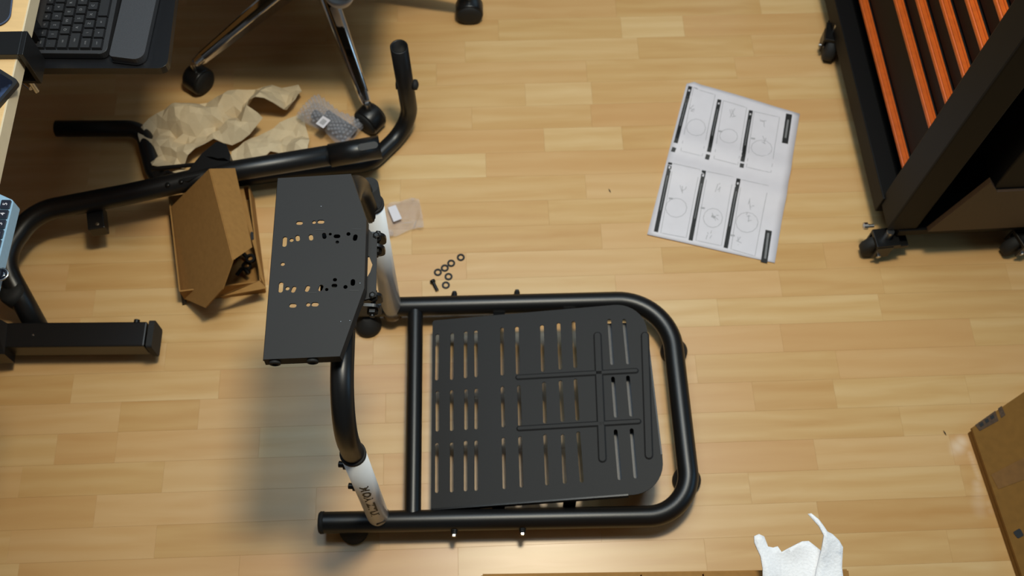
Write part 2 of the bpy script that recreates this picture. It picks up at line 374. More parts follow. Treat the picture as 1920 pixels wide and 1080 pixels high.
window('window_1', (X0 + 2.57, Y1 + .03, 0), (X0 + 3.97, Y1 + .03, 0), .9, 2.2, (0, 1, 0))
window('window_2', (X1 + .03, Y0 + 1.75, 0), (X1 + .03, Y0 + 2.95, 0), 1.0, 2.2, (1, 0, 0))

# ================================================================== RACING WHEEL STAND
ST = thing('racing_wheel_stand', 'black tubular racing wheel stand with white sleeves, slotted pedal plate and wheel plate', 'stand', (0, 0.68, 0))
ZB, RB = 0.055, 0.0205
near_l = Vector((-0.346, 0.432, ZB)); cor_n = Vector((0.362, 0.470, ZB)); cor_f = Vector((0.329, 0.923, ZB)); far_l = Vector((-0.352, 0.879, ZB))
link('base_tube', *tube(fillet([near_l, cor_n, cor_f, far_l], [0.085, 0.11], 16), RB, 24), M['black'], ST, smooth='quads')
for e_, d_ in ((near_l, Vector((-1, -.05, 0))), (far_l, Vector((-1, -.06, 0)))):
    link('end_cap', *lathe(e_, d_, [(RB + .0008, -.004), (RB + .0008, .003), (RB * .9, .006), (RB * .3, .007)]), M['rubber'], ST, smooth='quads')
ca, cb = Vector((-0.200, 0.889, ZB)), Vector((-0.174, 0.441, ZB))
link('cross_tube', *cyl(ca, cb, 0.0158, 22), M['black'], ST, smooth='quads')
for q in (at(1264, 657, .015), at(1288, 899, .015), at(663, 992, .015), at(690, 606, .015)):
    link('foot', *lathe(Vector((q.x, q.y, 0)), Z, [(.026, 0), (.028, .004), (.028, .016), (.022, .024), (.008, .042)]), M['rubber'], ST, smooth='quads')
for q, s in (((851, 566), 1), ((969, 560), 1), ((852, 990), -1), ((980, 986), -1)):
    c = at(q[0], q[1], ZB); c.y = (0.432 + (c.x + .346) * .0547 - RB + .002) if s < 0 else (0.8859 + (c.x + .2494) * .0646 + RB - .002)
    b_ = link('bolt', *lathe(c, (0, s, 0), [(.0075, 0), (.0075, .003), (.006, .003), (.006, .009)], 12), M['bolt'], ST)
    link('nut', *lathe(c + Vector((0, s * .009, 0)), (0, s, 0), [(.0045, 0), (.0045, .004), (.002, .005)], 6), M['steel'] if s < 0 else M['bolt'], b_)
# uprights
pn0, pn1 = at(711, 972, .05), at(662, 851, .43); pf0, pf1 = at(735, 580, .05), at(698, 383, .43)
RS = 0.0205
for k, (a, b) in enumerate(((pn0, pn1), (pf0, pf1))):
    sl = link('sleeve', *tube([a, b], RS, 28, 0.002), M['white'], ST, smooth='quads'); sl['label'] = 'white painted sleeve'
    d = (b - a).normalized()
    link('rim', *tube([b - d * .003, b + d * .004], RS + .0006, 28, 0.004), M['rubber'], sl, smooth='quads')
    link('collar', *lathe(a - d * .004, d, [(RS + .001, -.012), (RS + .003, 0), (RS + .003, .006), (RS + .0012, .012)], 24), M['collar'], sl, smooth='quads')
    if k == 0:
        for px, py, zz in ((652, 876, .37), (664, 912, .25)):
            f = (zz - a.z) / (b.z - a.z); c = a.lerp(b, f); out = Vector((-1, .05, 0)).normalized()
            link('bolt', *lathe(c + out * (RS - .002), out, [(.0085, 0), (.0085, .005), (.0055, .005), (.0055, .013), (.003, .014)], 14), M['bolt'], sl)
        # lettering wraps round the sleeve, reading downwards
        tv, tf = text_mesh('MOA ZTUI', 0.030, 0.0011)
        cam_dir = (Vector((0, 0, CAM_H)) - a.lerp(b, .5)); cam_dir = (cam_dir - d * cam_dir.dot(d)).normalized(); side = d.cross(cam_dir).normalized()
        if side.x < 0: side = -side
        ln = (b - a).length; xs = [v.x for v in tv]; L0 = max(xs) - min(xs); ys = [v.y for v in tv]
        V = []
        for v in tv:
            fr_ = 0.70 - (v.x - min(xs)) / L0 * 0.47; ang = -0.26 + (v.y / (max(ys) - min(ys))) * 0.78
            V.append(a + d * (ln * fr_) + (cam_dir * math.cos(ang) + side * math.sin(ang)) * (RS + .0005))
        lg = link('lettering', V, tf, M['ink'], sl); lg['label'] = 'dark block lettering running down the sleeve'
        c = a.lerp(b, .10); link('slot', *prism(capsule(c + cam_dir * (RS - .001), side, d, .009, .003), cam_dir * .0016), M['ink'], sl)
# upper arch
ZA = 0.576; dn = (pn1 - pn0).normalized(); df = (pf1 - pf0).normalized()
c1 = pn1 + dn * ((ZA - .43) / dn.z); c2 = pf1 + df * ((ZA - .43) / df.z) + Vector((-.018, -.024, 0))
link('arch_tube', *tube(fillet([pn1 - dn * .05, c1, c2, pf1 - df * .05], 0.095, 16), 0.0178, 24), M['black'], ST, smooth='quads')
# wheel plate
ZP = 0.63
def wp(px, py, dz=0): return at(px, py, ZP + dz)
out = [(521, 334), (658, 326), (687, 412), (683, 540), (637, 668), (494, 674)]
O3 = [wp(*q) for q in out]; holes = []
EA = (wp(507, 504) - wp(687, 470)).normalized()
ux, uy = Vector((1, 0.03, 0)).normalized(), Vector((-0.05, 1, 0)).normalized(); K = 1.0 / 1235
def hole(px, py, lw, lh, ang=0):
    c = wp(px, py); r = min(lw, lh) / 2 * K
    a, b = (ux, uy) if lw >= lh else (uy, ux)
    if ang: R = Matrix.Rotation(ang, 3, 'Z'); a = R @ a; b = R @ b
    holes.append(capsule(c, a, b, max(lw, lh) / 2 * K, r, 6))
for h in [(561.4, 418, 13, 8), (588.8, 416.6, 7.5, 7.5), (601.6, 415.7, 13.5, 8), (533.7, 453, 8.5, 22), (546.6, 450, 8, 8), (558, 446.4, 8, 13.5, .22), (583, 445, 8, 13.5, .22),
          (608, 442.2, 8, 13.5, .22), (619.2, 439, 6, 6), (631.8, 443, 13, 8), (632.4, 454, 7, 7), (653.3, 438.7, 8, 8), (666, 445.5, 8.5, 14, -.15), (530, 495, 8, 8),
          (526.5, 538.5, 8.5, 22), (538.9, 540.7, 8, 8), (550.5, 542.6, 8, 13.5, -.3), (576.3, 541, 8, 13.5, -.3), (601.5, 539.8, 8, 13.5, -.3), (612.6, 542.8, 6.5, 6.5), (627, 535.5, 11, 7.5), (628, 524.5, 8, 7),
          (647.7, 538, 8, 8), (661.6, 529.6, 8.5, 14), (549, 572.8, 13.5, 8.5), (577.8, 571, 8, 8), (590.7, 570.6, 13.5, 8.5)]:
    hole(*h)
wpo = link('wheel_plate', *prism(O3, (0, 0, -.003), holes), M['plate'], ST)
for i, j in ((1, 2), (2, 3), (3, 4), (4, 5), (5, 0), (0, 1)):
    a, b = O3[i], O3[j]; hgt = .006 if (i, j) == (5, 0) else .017
    inn = (sum(O3, Vector()) / 6 - (a + b) / 2); t_ = (b - a).normalized(); inn = (inn - t_ * inn.dot(t_)).normalized() * .0025
    low = Vector((0, 0, -hgt)); dz0 = Vector((0, 0, -.0005))
    f_ = link('flange', *prism([a + dz0, b + dz0, b + low - inn * .8, a + low - inn * .8], inn), M['plate'], wpo)
    if (i, j) == (4, 5):
        nrm_ = -inn.normalized()
        for px, py in ((513, 681), (584, 679)):
            c = a.lerp(b, (637 - px) / (637 - 494)) + Vector((0, 0, -.0105)) + nrm_ * .001
            link('grommet', *lathe(c, nrm_, [(.0085, 0), (.0085, .003), (.005, .0045), (.0048, .002), (.001, .002)], 18), M['rubber'], f_, smooth='quads')
for px, py, l_ in ((600, 431, 18), (669, 430, 17), (584, 549, 20), (664, 545, 18)):
    link('score_line', *prism(capsule(wp(px, py, .0001), ux, uy, l_ / 2 * K, .0006), (0, 0, .0003)), M['ink'], wpo)
for px, py in ((602, 387), (639, 603), (656, 601), (675, 531)):
    link('speck', *lathe(wp(px, py), Z, [(.0009, 0), (.0009, .0004), (.0003, .0007)], 8), M['steel'], wpo)
# bracket under the plate
BK = [at(*q, .606) for q in ((604, 428), (690, 428), (707, 447), (705, 556), (684, 562), (600, 558))]
dia = [at(*q, .606) for q in ((688, 481), (692, 480), (698.5, 496), (694, 510), (687.5, 521), (685, 519))]
brk = link('mount_bracket', *prism(BK, (0, 0, -.004), [dia]), M['plate'], ST)
link('saddle', *obox((c1 + c2) / 2 + Vector((.0, .0, .010)), (.024, 0, 0), (0, .075, 0), (0, 0, .008)), M['black'], brk, bevel=.003)
for px, py in ((706, 442), (699, 553)):
    for off_ in (0.0, 0.020):
        base = at(px, py, .59); base.y -= off_
        pr_ = rounded([base + Vector((-.022, 0, .014)), base + Vector((.015, 0, .012)), base + Vector((.015, 0, -.022)), base + Vector((-.022, 0, -.026))], [.002, .013, .013, .002], 8)
        ear = link('ear', *prism(pr_, (0, -.005, 0)), M['black'], brk)
    q = at(px + 1, py, .59)
    bl = link('clamp_bolt', *cyl(q + Vector((.001, .008, -.002)), q + Vector((.001, -.036, -.002)), .0042, 14), M['bolt'], brk, smooth='quads')
    link('bolt_head', *lathe(q + Vector((.001, -.025, -.002)), (0, -1, 0), [(.0085, 0), (.0085, .006), (.006, .008), (.0035, .008)], 6), M['bolt'], bl)
    link('nut', *lathe(q + Vector((.001, -.008, .006)), Z, [(.008, 0), (.008, .004), (.0055, .0055), (.0055, .012), (.003, .013)], 6), M['bolt'], bl)
# pedal plate
PP0 = Vector((-.152, .66, .060)); tilt = 0.15; PN = Vector((-math.sin(tilt), 0, math.cos(tilt))); PU = Vector((math.cos(tilt), 0, math.sin(tilt))); PV = Vector((0, 1, 0))
def pp(px, py, h=0): return at_plane(px, py, PP0 + PN * h, PN)
pout = rounded([pp(811, 601), pp(1207, 567), pp(1250, 923), pp(808, 956)], [.006, .062, .062, .003], 10)
cols = [[820, 819, 820, 820, 819, 819], [848, 847, 847, 847, 847, 847], [873, 873, 874, 874, 873, 873], [892, 893, 893, 893, 893, 893], [941, 942, 942, 944, 944, 946], [969, 971, 973, 975, 975, 978],
        [1016, 1018, 1020, 1022, 1022, 1026], [1047, 1051, 1051, 1055, 1055, 1059], [1075, 1079, 1079, 1083, 1084, 1091], [1142, 1148, 1149, 1155, 1154, 1162], [1170, 1178, 1177, 1184, 1184, 1192]]
rows = [[(626, 713), (624, 712), (621, 709), (619, 707), (614, 704), (612, 702), (609, 697), (605, 693), (602, 690), (598, 684), (598, 683)],
        [(733, 809), (731, 808), (729, 806), (728, 805), (724, 801), (722, 799), (716, 794), (713, 791), (710, 789), (706, 783), (704, 781)],
        [(830, 924), (829, 923), (826, 921), (825, 920), (820, 917), (818, 914), (814, 910), (814, 907), (809, 905), (805, 900), (803, 897)]]
slots = []
for r_ in range(3):
    for i in range(11):
        a, b = pp(cols[i][2 * r_], rows[r_][i][0]), pp(cols[i][2 * r_ + 1], rows[r_][i][1]); u_ = (a - b)
        slots.append(capsule((a + b) / 2, u_, u_.cross(PN), u_.length / 2, .0037, 5))
ppo = link('pedal_plate', *prism(pout, PN * -.003, slots), M['plate'], ST)
def rib(pts, wd=.0085):
    P = [pp(*q) for q in pts]; u_ = (P[1] - P[0]); c = (P[0] + P[1]) / 2; v_ = u_.cross(PN)
    lo = capsule(c, u_, v_, u_.length / 2, wd, 6); hi = capsule(c + PN * .0028, u_, v_, u_.length / 2 - .003, wd - .003, 6); n_ = len(lo)
    V = lo + hi; Fc = [(i, (i + 1) % n_, (i + 1) % n_ + n_, i + n_) for i in range(n_)] + [tuple(range(n_, 2 * n_))]
    link('rib', V, Fc, M['plate'], ppo)
rib(((1120, 622), (1130, 868))); rib(((1209, 622), (1217, 862))); rib(((966, 708), (1198, 695)), .006); rib(((968, 804), (1203, 790)), .006)
for a, b in (((808, 956.5), (1178, 929)), ((1216.5, 640), (1242, 852))):
    A, B = pp(*a), pp(*b); inn = Vector((0, .003, 0)) if a[0] == 808 else Vector((-.003, 0, 0))
    link('flange', *prism([A, B, B - PN * .016, A - PN * .016], inn), M['black'], ppo)
uq = [pp(*q, -.026) for q in ((1106, 608), (1204, 604), (1220, 905), (1120, 915))]
up = link('under_plate', *prism(uq, PN * -.002), mat('bare_grey_sheet', (92, 92, 94), .5, .2, 300, .1), ppo)
for f in (.35, .8):
    for s in (0, 1):
        q = pp(830 + f * 300, (612 - 22 * f) if s == 0 else (944 - 18 * f)); 
        lo = Vector((q.x, (0.8859 + (q.x + .2494) * .0646) - .02 if s == 0 else (0.432 + (q.x + .346) * .0547) + .02, ZB))
        link('support_arm', *prism([q - PN * .004 + Vector((-.012, 0, 0)), q - PN * .004 + Vector((.012, 0, 0)), lo + Vector((.012, 0, 0)), lo + Vector((-.012, 0, 0))], (0, .003, 0)), M['black'], ppo)

# ================================================================== SEAT FRAME
SF = thing('seat_frame', 'black bent-tube seat frame lying on the floor beneath the desk edge', 'frame', at(300, 400, 0))
RT = 0.0225
path = fillet([at(712, 276, .118), at(430, 322, .114), at(240, 364, .112), at(64, 398, .112), at(0, 486, .10), at(74, 622, .045)], [.4, .3, .10, .085], 14)
mt = link('main_tube', *tube(path, RT, 26, .003), M['black'], SF, smooth='quads')
sa, sb = at(618, 292, .118), at(713, 275.5, .118)
sv = link('slotted_sleeve', *tube([sa, sb], RT + .0028, 26, .004), M['black'], SF, smooth='quads')
du = (sb - sa).normalized(); tp = Vector((0, -.35, 1)).normalized(); tp = (tp - du * tp.dot(du)).normalized()
link('slot', *prism(capsule(sb - du * .026 + tp * (RT + .001) , du, du.cross(tp), .022, .0075), tp * .0024), M['ink'], sv)
# U tube with an upright arm
vb = at(768, 215, .06); vt = Vector((vb.x - .004, vb.y, .305)); vlo = Vector((vb.x + .002, vb.y, .024))
upath = fillet([vt, vlo, at(692, 308, .024), at(560, 320, .024), at(400, 342, .024), at(292, 338, .024), at(268, 241, .03), at(106, 241, .03)], [.09, .07, .3, .3, .05, .05], 12)
ut = link('arm_tube', *tube(upath, .0188, 24, .003), M['black'], SF, smooth='quads')
for s in (1, -1):
    c = Vector((vb.x, vb.y, .175)); link('plug', *lathe(c + Vector((s * .016, 0, 0)), (s, 0, 0), [(.011, 0), (.012, .004), (.011, .009 if s > 0 else .005), (.004, .012 if s > 0 else .006)], 18), M['rubber'], ut, smooth='quads')
q = at(183, 414, .083)
tb = link('tab', *obox(q, (.017, .004, 0), (-.008, .027, 0), (0, 0, .016)), M['black'], SF, bevel=.002)
link('rivet', *lathe(q + Vector((.008, -.016, .0155)), Z, [(.004, 0), (.004, .001), (.002, .002)], 12), M['collar'], tb)
for px, py in ((320, 353), (345, 347)):
    c = at(px, py, .112); link('rivet', *lathe(c + Vector((0, -.004, RT - .002)), Z, [(.0055, 0), (.005, .0025), (.002, .0035)], 14), M['bolt'], mt, smooth='quads')
# foot beam with end plate
ba, bb = at(-70, 637, .06), at(283, 634, .06); d = (bb - ba).normalized(); sd = Vector((-d.y, d.x, 0))
fb = link('foot_beam', *obox((ba + bb) / 2, d * ((bb - ba).length / 2 - .004), sd * .027, (0, 0, .024)), M['black'], SF, bevel=.003)
ep = rounded([bb + sd * .030 + Z * .026, bb - sd * .030 + Z * .026, bb - sd * .030 - Z * .03, bb + sd * .030 - Z * .03], .006, 4)
link('end_cap', *prism(ep, d * .012), M['rubber'], fb, bevel=.003)
link('screw', *lathe(at(256, 606, .08), (0, 1, 0), [(.006, 0), (.006, .007), (.003, .008)], 12), M['bolt'], fb)
link('rivet', *lathe(at(62, 628, .084), Z, [(.002, 0), (.002, .0008), (.001, .001)], 8), M['steel'], fb)
link('gusset', *prism([at(-12, 592, .09), at(14, 606, .086), at(8, 664, .086), at(-20, 664, .086)], (0, 0, -.05)), M['black'], fb)
c = at(20, 545, .10); link('foot_pad', *lathe(Vector((c.x, c.y, .07)), (-.25, .1, 1), [(.024, -.02), (.026, 0), (.026, .018), (.022, .026), (.008, .028)], 24), M['rubber'], SF, smooth='quads')
for px in (120, 560):
    c = at(px, 240, 0) if px == 120 else at(600, 312, 0)
    link('foot_pad', *lathe(Vector((c.x, c.y, 0)), Z, [(.014, 0), (.015, .003), (.012, .012)], 18), M['rubber'], ut, smooth='quads')
# hook bracket on the main tube
hk = rounded([at(*q, .135) for q in ((338, 338), (378, 288), (406, 265), (424, 270), (432, 290), (431, 303), (412, 312), (372, 330), (352, 340))], .006, 4)
slit = [at(*q, .135) for q in ((385, 293), (398, 294), (408, 297), (420, 296), (430, 302), (419, 302), (407, 301), (394, 297))]
h_ = link('hook_bracket', *prism(hk, (0, 0, -.03), [slit]), M['black'], SF)
h_['label'] = 'rounded black hook bracket with a narrow slit'
link('stay_rod', *cyl(at(284, 317, .10), at(392, 306, .118), .0045, 12), M['black'], SF, smooth='quads')
link('stay_rod', *cyl(at(286, 338, .09), at(314, 322, .10), .0045, 12), M['black'], SF, smooth='quads')
link('stay_rod', *cyl(at(314, 322, .10), at(344, 337, .115), .0045, 12), M['black'], SF, smooth='quads')

# ================================================================== PAPER AND PACKAGING
KP = thing('kraft_paper', 'crumpled brown kraft packing paper lying behind the black seat frame', 'paper', at(420, 250, 0))
def crumple(seed, base, amp, sc):
    o3 = Vector((seed * 7.3, seed * 3.1, 0))
    def f(x, y):
        q = Vector((x, y, 0)) * sc + o3
        return max(.003, base + amp * (abs(noise.noise(q)) * 1.6 - .3) + amp * .45 * noise.noise(q * 2.6))
    return f
main = [at(*q, .03) for q in ((262, 252), (285, 232), (330, 212), (375, 198), (430, 178), (480, 170), (560, 160), (566, 172), (556, 196), (534, 211), (505, 213), (476, 216), (472, 223), (490, 230), (498, 236), (470, 255), (436, 274), (405, 270), (372, 290), (345, 318), (318, 330), (292, 322), (280, 300), (266, 275))]
link('paper_sheet', *sheet(main, crumple(1, .045, .055, 10), .017), M['kraft'], KP, solid=.0012)
fl = [at(*q, .015) for q in ((430, 302), (434, 284), (470, 258), (494, 246), (512, 240), (540, 226), (566, 206), (574, 240), (582, 268), (578, 296), (545, 297), (520, 285), (508, 287), (494, 300))]
link('torn_flap', *sheet(fl, crumple(4, .014, .03, 11), .016), M['kraft'], KP, solid=.0012)
fl2 = [at(*q, .03) for q in ((284, 345), (292, 318), (350, 320), (368, 336), (330, 350))]
link('torn_flap', *sheet(fl2, crumple(6, .02, .02, 10), .018), M['kraft'], KP, solid=.0012)

BP = thing('bubble_wrap_parcel', 'clear bubble-wrapped hardware parcel with white label beside kraft paper', 'parcel', at(620, 225, 0))
A, B = at(573, 199, .03), at(664, 256, .03); u_ = (B - A).normalized(); v_ = Vector((-u_.y, u_.x, 0)); ln = (B - A).length
def pil(s, t, k): # s 0..1 along, t -1..1 across
    wd = .034 + .004 * math.sin(s * 9); th = .024 * max(0, 1 - t * t) ** .5 * min(1, 6 * s + .25, 6 * (1 - s) + .25)
    n_ = noise.noise(Vector((s * 6, t * 3, k * 5))) * .004
    return A + u_ * (ln * s) + v_ * (wd * t) + Z * (k * th + n_ + .004 - (.0 if k > 0 else .004))
V, Fc = [], []; NS, NT = 26, 14
for k in (1, -1):
    b0 = len(V)
    for i in range(NS + 1):
        for j in range(NT + 1): V.append(pil(i / NS, -1 + 2 * j / NT, k))
    for i in range(NS):
        for j in range(NT): a = b0 + i * (NT + 1) + j; Fc.append((a, a + 1, a + NT + 2, a + NT + 1))
link('film_bag', V, Fc, M['bubble'], BP, smooth=True)
bms = []
ico = bmesh.new(); bmesh.ops.create_icosphere(ico, subdivisions=1, radius=1); iv = [v.co.copy() for v in ico.verts]; jf = [tuple(x.index for x in f.verts) for f in ico.faces]; ico.free()
for i in range(19):
    for j in range(7):
        s = .05 + i * .05; t = -.8 + j * .26 + (.13 if i % 2 else 0)
        if abs(t) > .95: continue
        c = pil(s, t, 1); bms.append(([c + Vector((v.x * .0042, v.y * .0042, v.z * .0026)) for v in iv], jf))
bo = link('bubbles', *cat_mesh(*bms), M['bubble'], BP, smooth=True); bo['kind'] = 'stuff'
link('wrapped_rod', *cyl(A + u_ * .03 - v_ * .006 + Z * .0, B - u_ * .02 - v_ * .004, .012, 18), mat('blued_steel_rod', (62, 66, 74), .3, .8, 100, .2), BP, smooth='quads')
link('wrapped_rod', *cyl(A + u_ * .05 + v_ * .016 - Z * .006, B - u_ * .01 + v_ * .014 - Z * .006, .009, 18), M['bolt'], BP, smooth='quads')
lc = at(606, 229, .06); lb = [lc + u_ * a * .011 + v_ * b * .013 for a, b in ((-1, -1), (1, -1), (1, 1), (-1, 1))]
lo = link('label_sticker', *prism(lb, (0, 0, .0006)), M['paper'], BP); lo['label'] = 'small white label'
link('print', *prism([lc + Z * .0008 + u_ * a * .006 + v_ * b * .007 for a, b in ((-1, -1), (1, -1), (1, 1), (-1, 1))], (0, 0, .0002)), M['grey'], lo)

# small open cardboard box
SB = thing('cardboard_box', 'small open brown cardboard box with raised lid and black hardware inside', 'box', at(415, 470, 0))
def q4(name, pts, m_=M['card'], th=.003, parent=SB):
    P = [at(*q) for q in pts]; nrm_ = (P[1] - P[0]).cross(P[2] - P[0]).normalized()
    return link(name, P, [tuple(range(len(P)))], m_, parent, solid=th)
bl_, br_, tr_, tl_ = at(350, 566, 0), at(498, 548, 0), at(476, 372, 0), at(330, 392, 0); hb = .055; up_ = Vector((0, 0, hb))
q4('bottom_panel', [(356, 566, .003), (490, 548, .003), (470, 376, .003), (336, 396, .003)])
for a, b in ((bl_, br_), (br_, tr_), (tr_, tl_), (tl_, bl_)):
    link('side_panel', [a, b, b + up_, a + up_], [(0, 1, 2, 3)], M['card'], SB, solid=.003)
# tented lid: dark left slope, light right slope, ridge between
l0, l1, l2 = at(322, 388, .06), at(393, 317, .20), at(437, 488, .185); lnrm = (l1 - l0).cross(l2 - l0).normalized()
lp = [at_plane(*q, l0, lnrm) for q in ((322, 388), (393, 317), (437, 488), (418, 542), (386, 577), (347, 560))]
link('lid_panel', lp, [tuple(range(6))], M['card'], SB, solid=.003)
r3 = at(472, 464, .14); rn = (l2 - l1).cross(r3 - l1).normalized(); r1 = at_plane(440, 316, l1, rn)
link('lid_panel', [l1, r1, r3, l2], [(0, 1, 2, 3)], M['card'], SB, solid=.003)
q4('tuck_flap', [(444, 352, .06), (456, 350, .06), (497, 536, .058), (488, 520, .058), (478, 470, .06)], M['card'])
q4('tuck_flap', [(437, 545, .075), (486, 526, .058), (500, 540, .058), (420, 560, .06), (412, 556, .075)], M['card'])
q4('front_flap', [(318, 404, .002), (343, 572, .002), (349, 567, .012), (326, 400, .012)], M['ink'])
c = at(473, 443, .061); link('lock_slot', *prism(capsule(c, (.02, -.1, 0), (.1, .02, 0), .010, .003), (0, 0, .0025)), M['ink'], SB)
HG = 'black steel fittings inside the small cardboard box'
for i, (px, py) in enumerate(((452, 482), (463, 500), (455, 512), (470, 486))):
    c = at(px, py, .02 + .006 * i)
    if i % 2 == 0:
        o = link('steel_fitting', *tube(fillet([c + Vector((-.012, -.006, 0)), c + Vector((.0, .012, .004)), c + Vector((.014, -.002, .002))], .006, 6), .0045, 12), M['bolt'], loc=c, smooth='quads')
    else:
        o = link('steel_fitting', *ring_mesh(c, .011, .005, .006), M['bolt'], loc=c)
    tag(o, ('bent black steel fitting in the small open box, nearer its lid', 'black steel ring in the small open box, lower in the heap', 'bent black steel fitting in the small open box, nearest its front', 'black steel ring in the small open box, nearer the right wall')[i], 'fitting', HG)

# clear bag with desiccant-white sachet
PB = thing('plastic_bag', 'small clear plastic bag with white sachet on floor by the wheel plate', 'bag', at(757, 410, 0))
bagp = [at(*q, .006) for q in ((724, 388), (748, 378), (772, 371), (786, 375), (793, 408), (795, 427), (770, 432), (742, 443), (722, 445), (718, 432))]
link('film', *sheet(bagp, crumple(9, .009, .012, 26), .010), M['film'], PB, solid=.0005)
sp = [at(*q, .013) for q in ((727, 390), (742, 385), (754, 411), (738, 417))]
link('sachet', *prism(sp, (0, 0, .003)), M['paper'], PB, bevel=.001)
c = at(731, 438, .008); link('button', *lathe(c, Z, [(.008, 0), (.009, .002), (.007, .004), (.002, .0045)], 20), M['film'], PB, smooth='quads')
for a, b in (((752, 419), (775, 416)), ((775, 428), (781, 412)), ((770, 375), (778, 372)), ((783, 424), (793, 426))):
    link('fold', *tube([at(*a, .012), (at(*a, .017) + at(*b, .017)) / 2, at(*b, .012)], [.001, .0022, .001], 8), M['film'], PB, smooth='quads')

# washers and a bolt
for (px, py), lb in zip(((864, 483), (846, 494), (834, 503), (821, 511), (841, 519), (836, 535)),
        ('black washer at the far end of the loose washers, set apart', 'black washer second from the far lone one in the slanting row', 'black washer in the middle of the touching slanting row',
         'leftmost black washer on the floor by the wheel stand', 'black washer just below the slanting row of washers', 'black washer nearest the stand, to the right of the loose bolt')):
    c = at(px, py, 0); tag(link('washer', *ring_mesh(c, .0088, .0046, .0022), M['bolt'], loc=c), lb, 'washer', 'loose washers on the floor')
BO = thing('bolt', 'short black bolt lying on floor beside the loose washers', 'bolt', at(815, 536, 0))
a, b = at(811, 527, .006), at(820, 545, .004); d = (b - a).normalized()
link('head', *lathe(a - d * .003, d, [(.003, 0), (.0058, .001), (.0062, .006), (.004, .007)], 16), M['bolt'], BO, smooth='quads')
link('shank', *cyl(a, b, .0036, 14), M['bolt'], BO, smooth='quads')

# ================================================================== MANUAL
MN = thing('instruction_booklet', 'open white instruction booklet with black bars and diagrams on the floor', 'booklet', at(1356, 325, 0))
c00, c10, c11, c01 = at(1288, 154, 0), at(1499, 215, 0), at(1452, 494, 0), at(1213, 441, 0)
def pg(u, v):
    q = (c00 * (1 - u) + c10 * u) * (1 - v) + (c01 * (1 - u) + c11 * u) * v
    dv = abs(v - .485); z = .0035 + .010 * math.exp(-((dv - .09) / .07) ** 2) + .004 * math.sin(u * 3) * (1 - v)
    if u < .10 and v < .12: z += .004
    return Vector((q.x, q.y, z * (.6 + .4 * abs(math.cos(u * 2)))))
def uv_of(px, py):
    t = at(px, py, .006); u, v = .5, .5
    for _ in range(12):
        q = pg(u, v); e0 = (pg(u + .01, v) - q) / .01; e1 = (pg(u, v + .01) - q) / .01; r = t - q; det = e0.x * e1.y - e0.y * e1.x
        u += (r.x * e1.y - r.y * e1.x) / det; v += (e0.x * r.y - e0.y * r.x) / det
    return u, v
NU, NV = 16, 40; V = [pg(i / NU, j / NV) for j in range(NV + 1) for i in range(NU + 1)]
V[0] = V[0].lerp(V[NU + 2], .5)
Fc = [(j * (NU + 1) + i, j * (NU + 1) + i + 1, (j + 1) * (NU + 1) + i + 1, (j + 1) * (NU + 1) + i) for j in range(NV) for i in range(NU)]
link('page_spread', V, Fc, M['paper'], MN, smooth=True, solid=.0012)
link('page_block', [q - Vector((0, 0, .0017)) + (at(1356, 325, 0) - q) * .012 for q in V], Fc, M['paper'], MN, smooth=True, solid=.001)
def strip(name, pts, wpx, m_, lift=.0009, n_=14, parent=MN, closed=False):
    P = [uv_of(*q) for q in pts]; path_ = []
    seg_ = list(zip(P, P[1:] + ([P[0]] if closed else [])))[: len(P) if closed else len(P) - 1]
    for a, b in seg_:
        for k in range(n_): path_.append((a[0] + (b[0] - a[0]) * k / n_, a[1] + (b[1] - a[1]) * k / n_))
    path_.append(seg_[-1][1]); W = [pg(*q) for q in path_]; V = []; h = wpx / 2 / 900
    for i, q in enumerate(W):
        t = W[min(i + 1, len(W) - 1)] - W[max(i - 1, 0)]; t.z = 0; t.normalize(); s_ = Vector((-t.y, t.x, 0)) * h
        V += [q + s_ + Z * lift, q - s_ + Z * lift]
    return link(name, V, [(2 * i, 2 * i + 1, 2 * i + 3, 2 * i + 2) for i in range(len(W) - 1)], m_, parent)
for a, b in (((1294, 163), (1266, 271)), ((1349, 187), (1328, 288)), ((1408, 207), (1391, 305)), ((1256, 308), (1230, 434)), ((1319, 323), (1295, 450)), ((1384, 337), (1361, 464))):
    br = strip('heading_bar', [a, b], 8.5, M['ink'])
    m0 = (a[0] + (b[0] - a[0]) * .06, a[1] + (b[1] - a[1]) * .06); m1 = (a[0] + (b[0] - a[0]) * .09, a[1] + (b[1] - a[1]) * .09)
    strip('heading_number', [m0, m1], 3.2, M['paper'], .0013, 2, br)
    m0 = (a[0] + (b[0] - a[0]) * .18, a[1] + (b[1] - a[1]) * .18); m1 = (a[0] + (b[0] - a[0]) * .68, a[1] + (b[1] - a[1]) * .68)
    strip('heading_text', [m0, m1], 1.5, M['greyd'], .0013, 10, br)
for a, b in (((1264, 278), (1261, 286)), ((1327, 292), (1325, 300)), ((1391, 308), (1390, 315))):
    strip('page_mark', [a, b], 8.5, M['ink'], .0009, 3)
for a, b, t0_, t1_ in (((1480, 213), (1472, 268), (1478, 224), (1473, 258)), ((1442, 431), (1433, 491), (1441, 436), (1435, 484))):
    br = strip('logo_bar', [a, b], 13, M['ink']); strip('logo_text', [t0_, t1_], 4, M['greyd'], .0013, 8, br)
for x0, y0, x1, y1, x2, y2, x3, y3 in ((1300, 165, 1341, 178, 1316, 294, 1276, 284), (1356, 189, 1400, 202, 1383, 310, 1338, 299), (1414, 209, 1462, 219, 1445, 324, 1399, 314),
                                       (1262, 310, 1311, 321, 1287, 445, 1239, 436), (1326, 325, 1374, 334, 1353, 460, 1305, 450), (1390, 339, 1440, 349, 1416, 479, 1371, 466)):
    strip('panel_frame', [(x0, y0), (x1, y1), (x2, y2), (x3, y3)], 1.1, M['grey'], .0008, 8, MN, True)
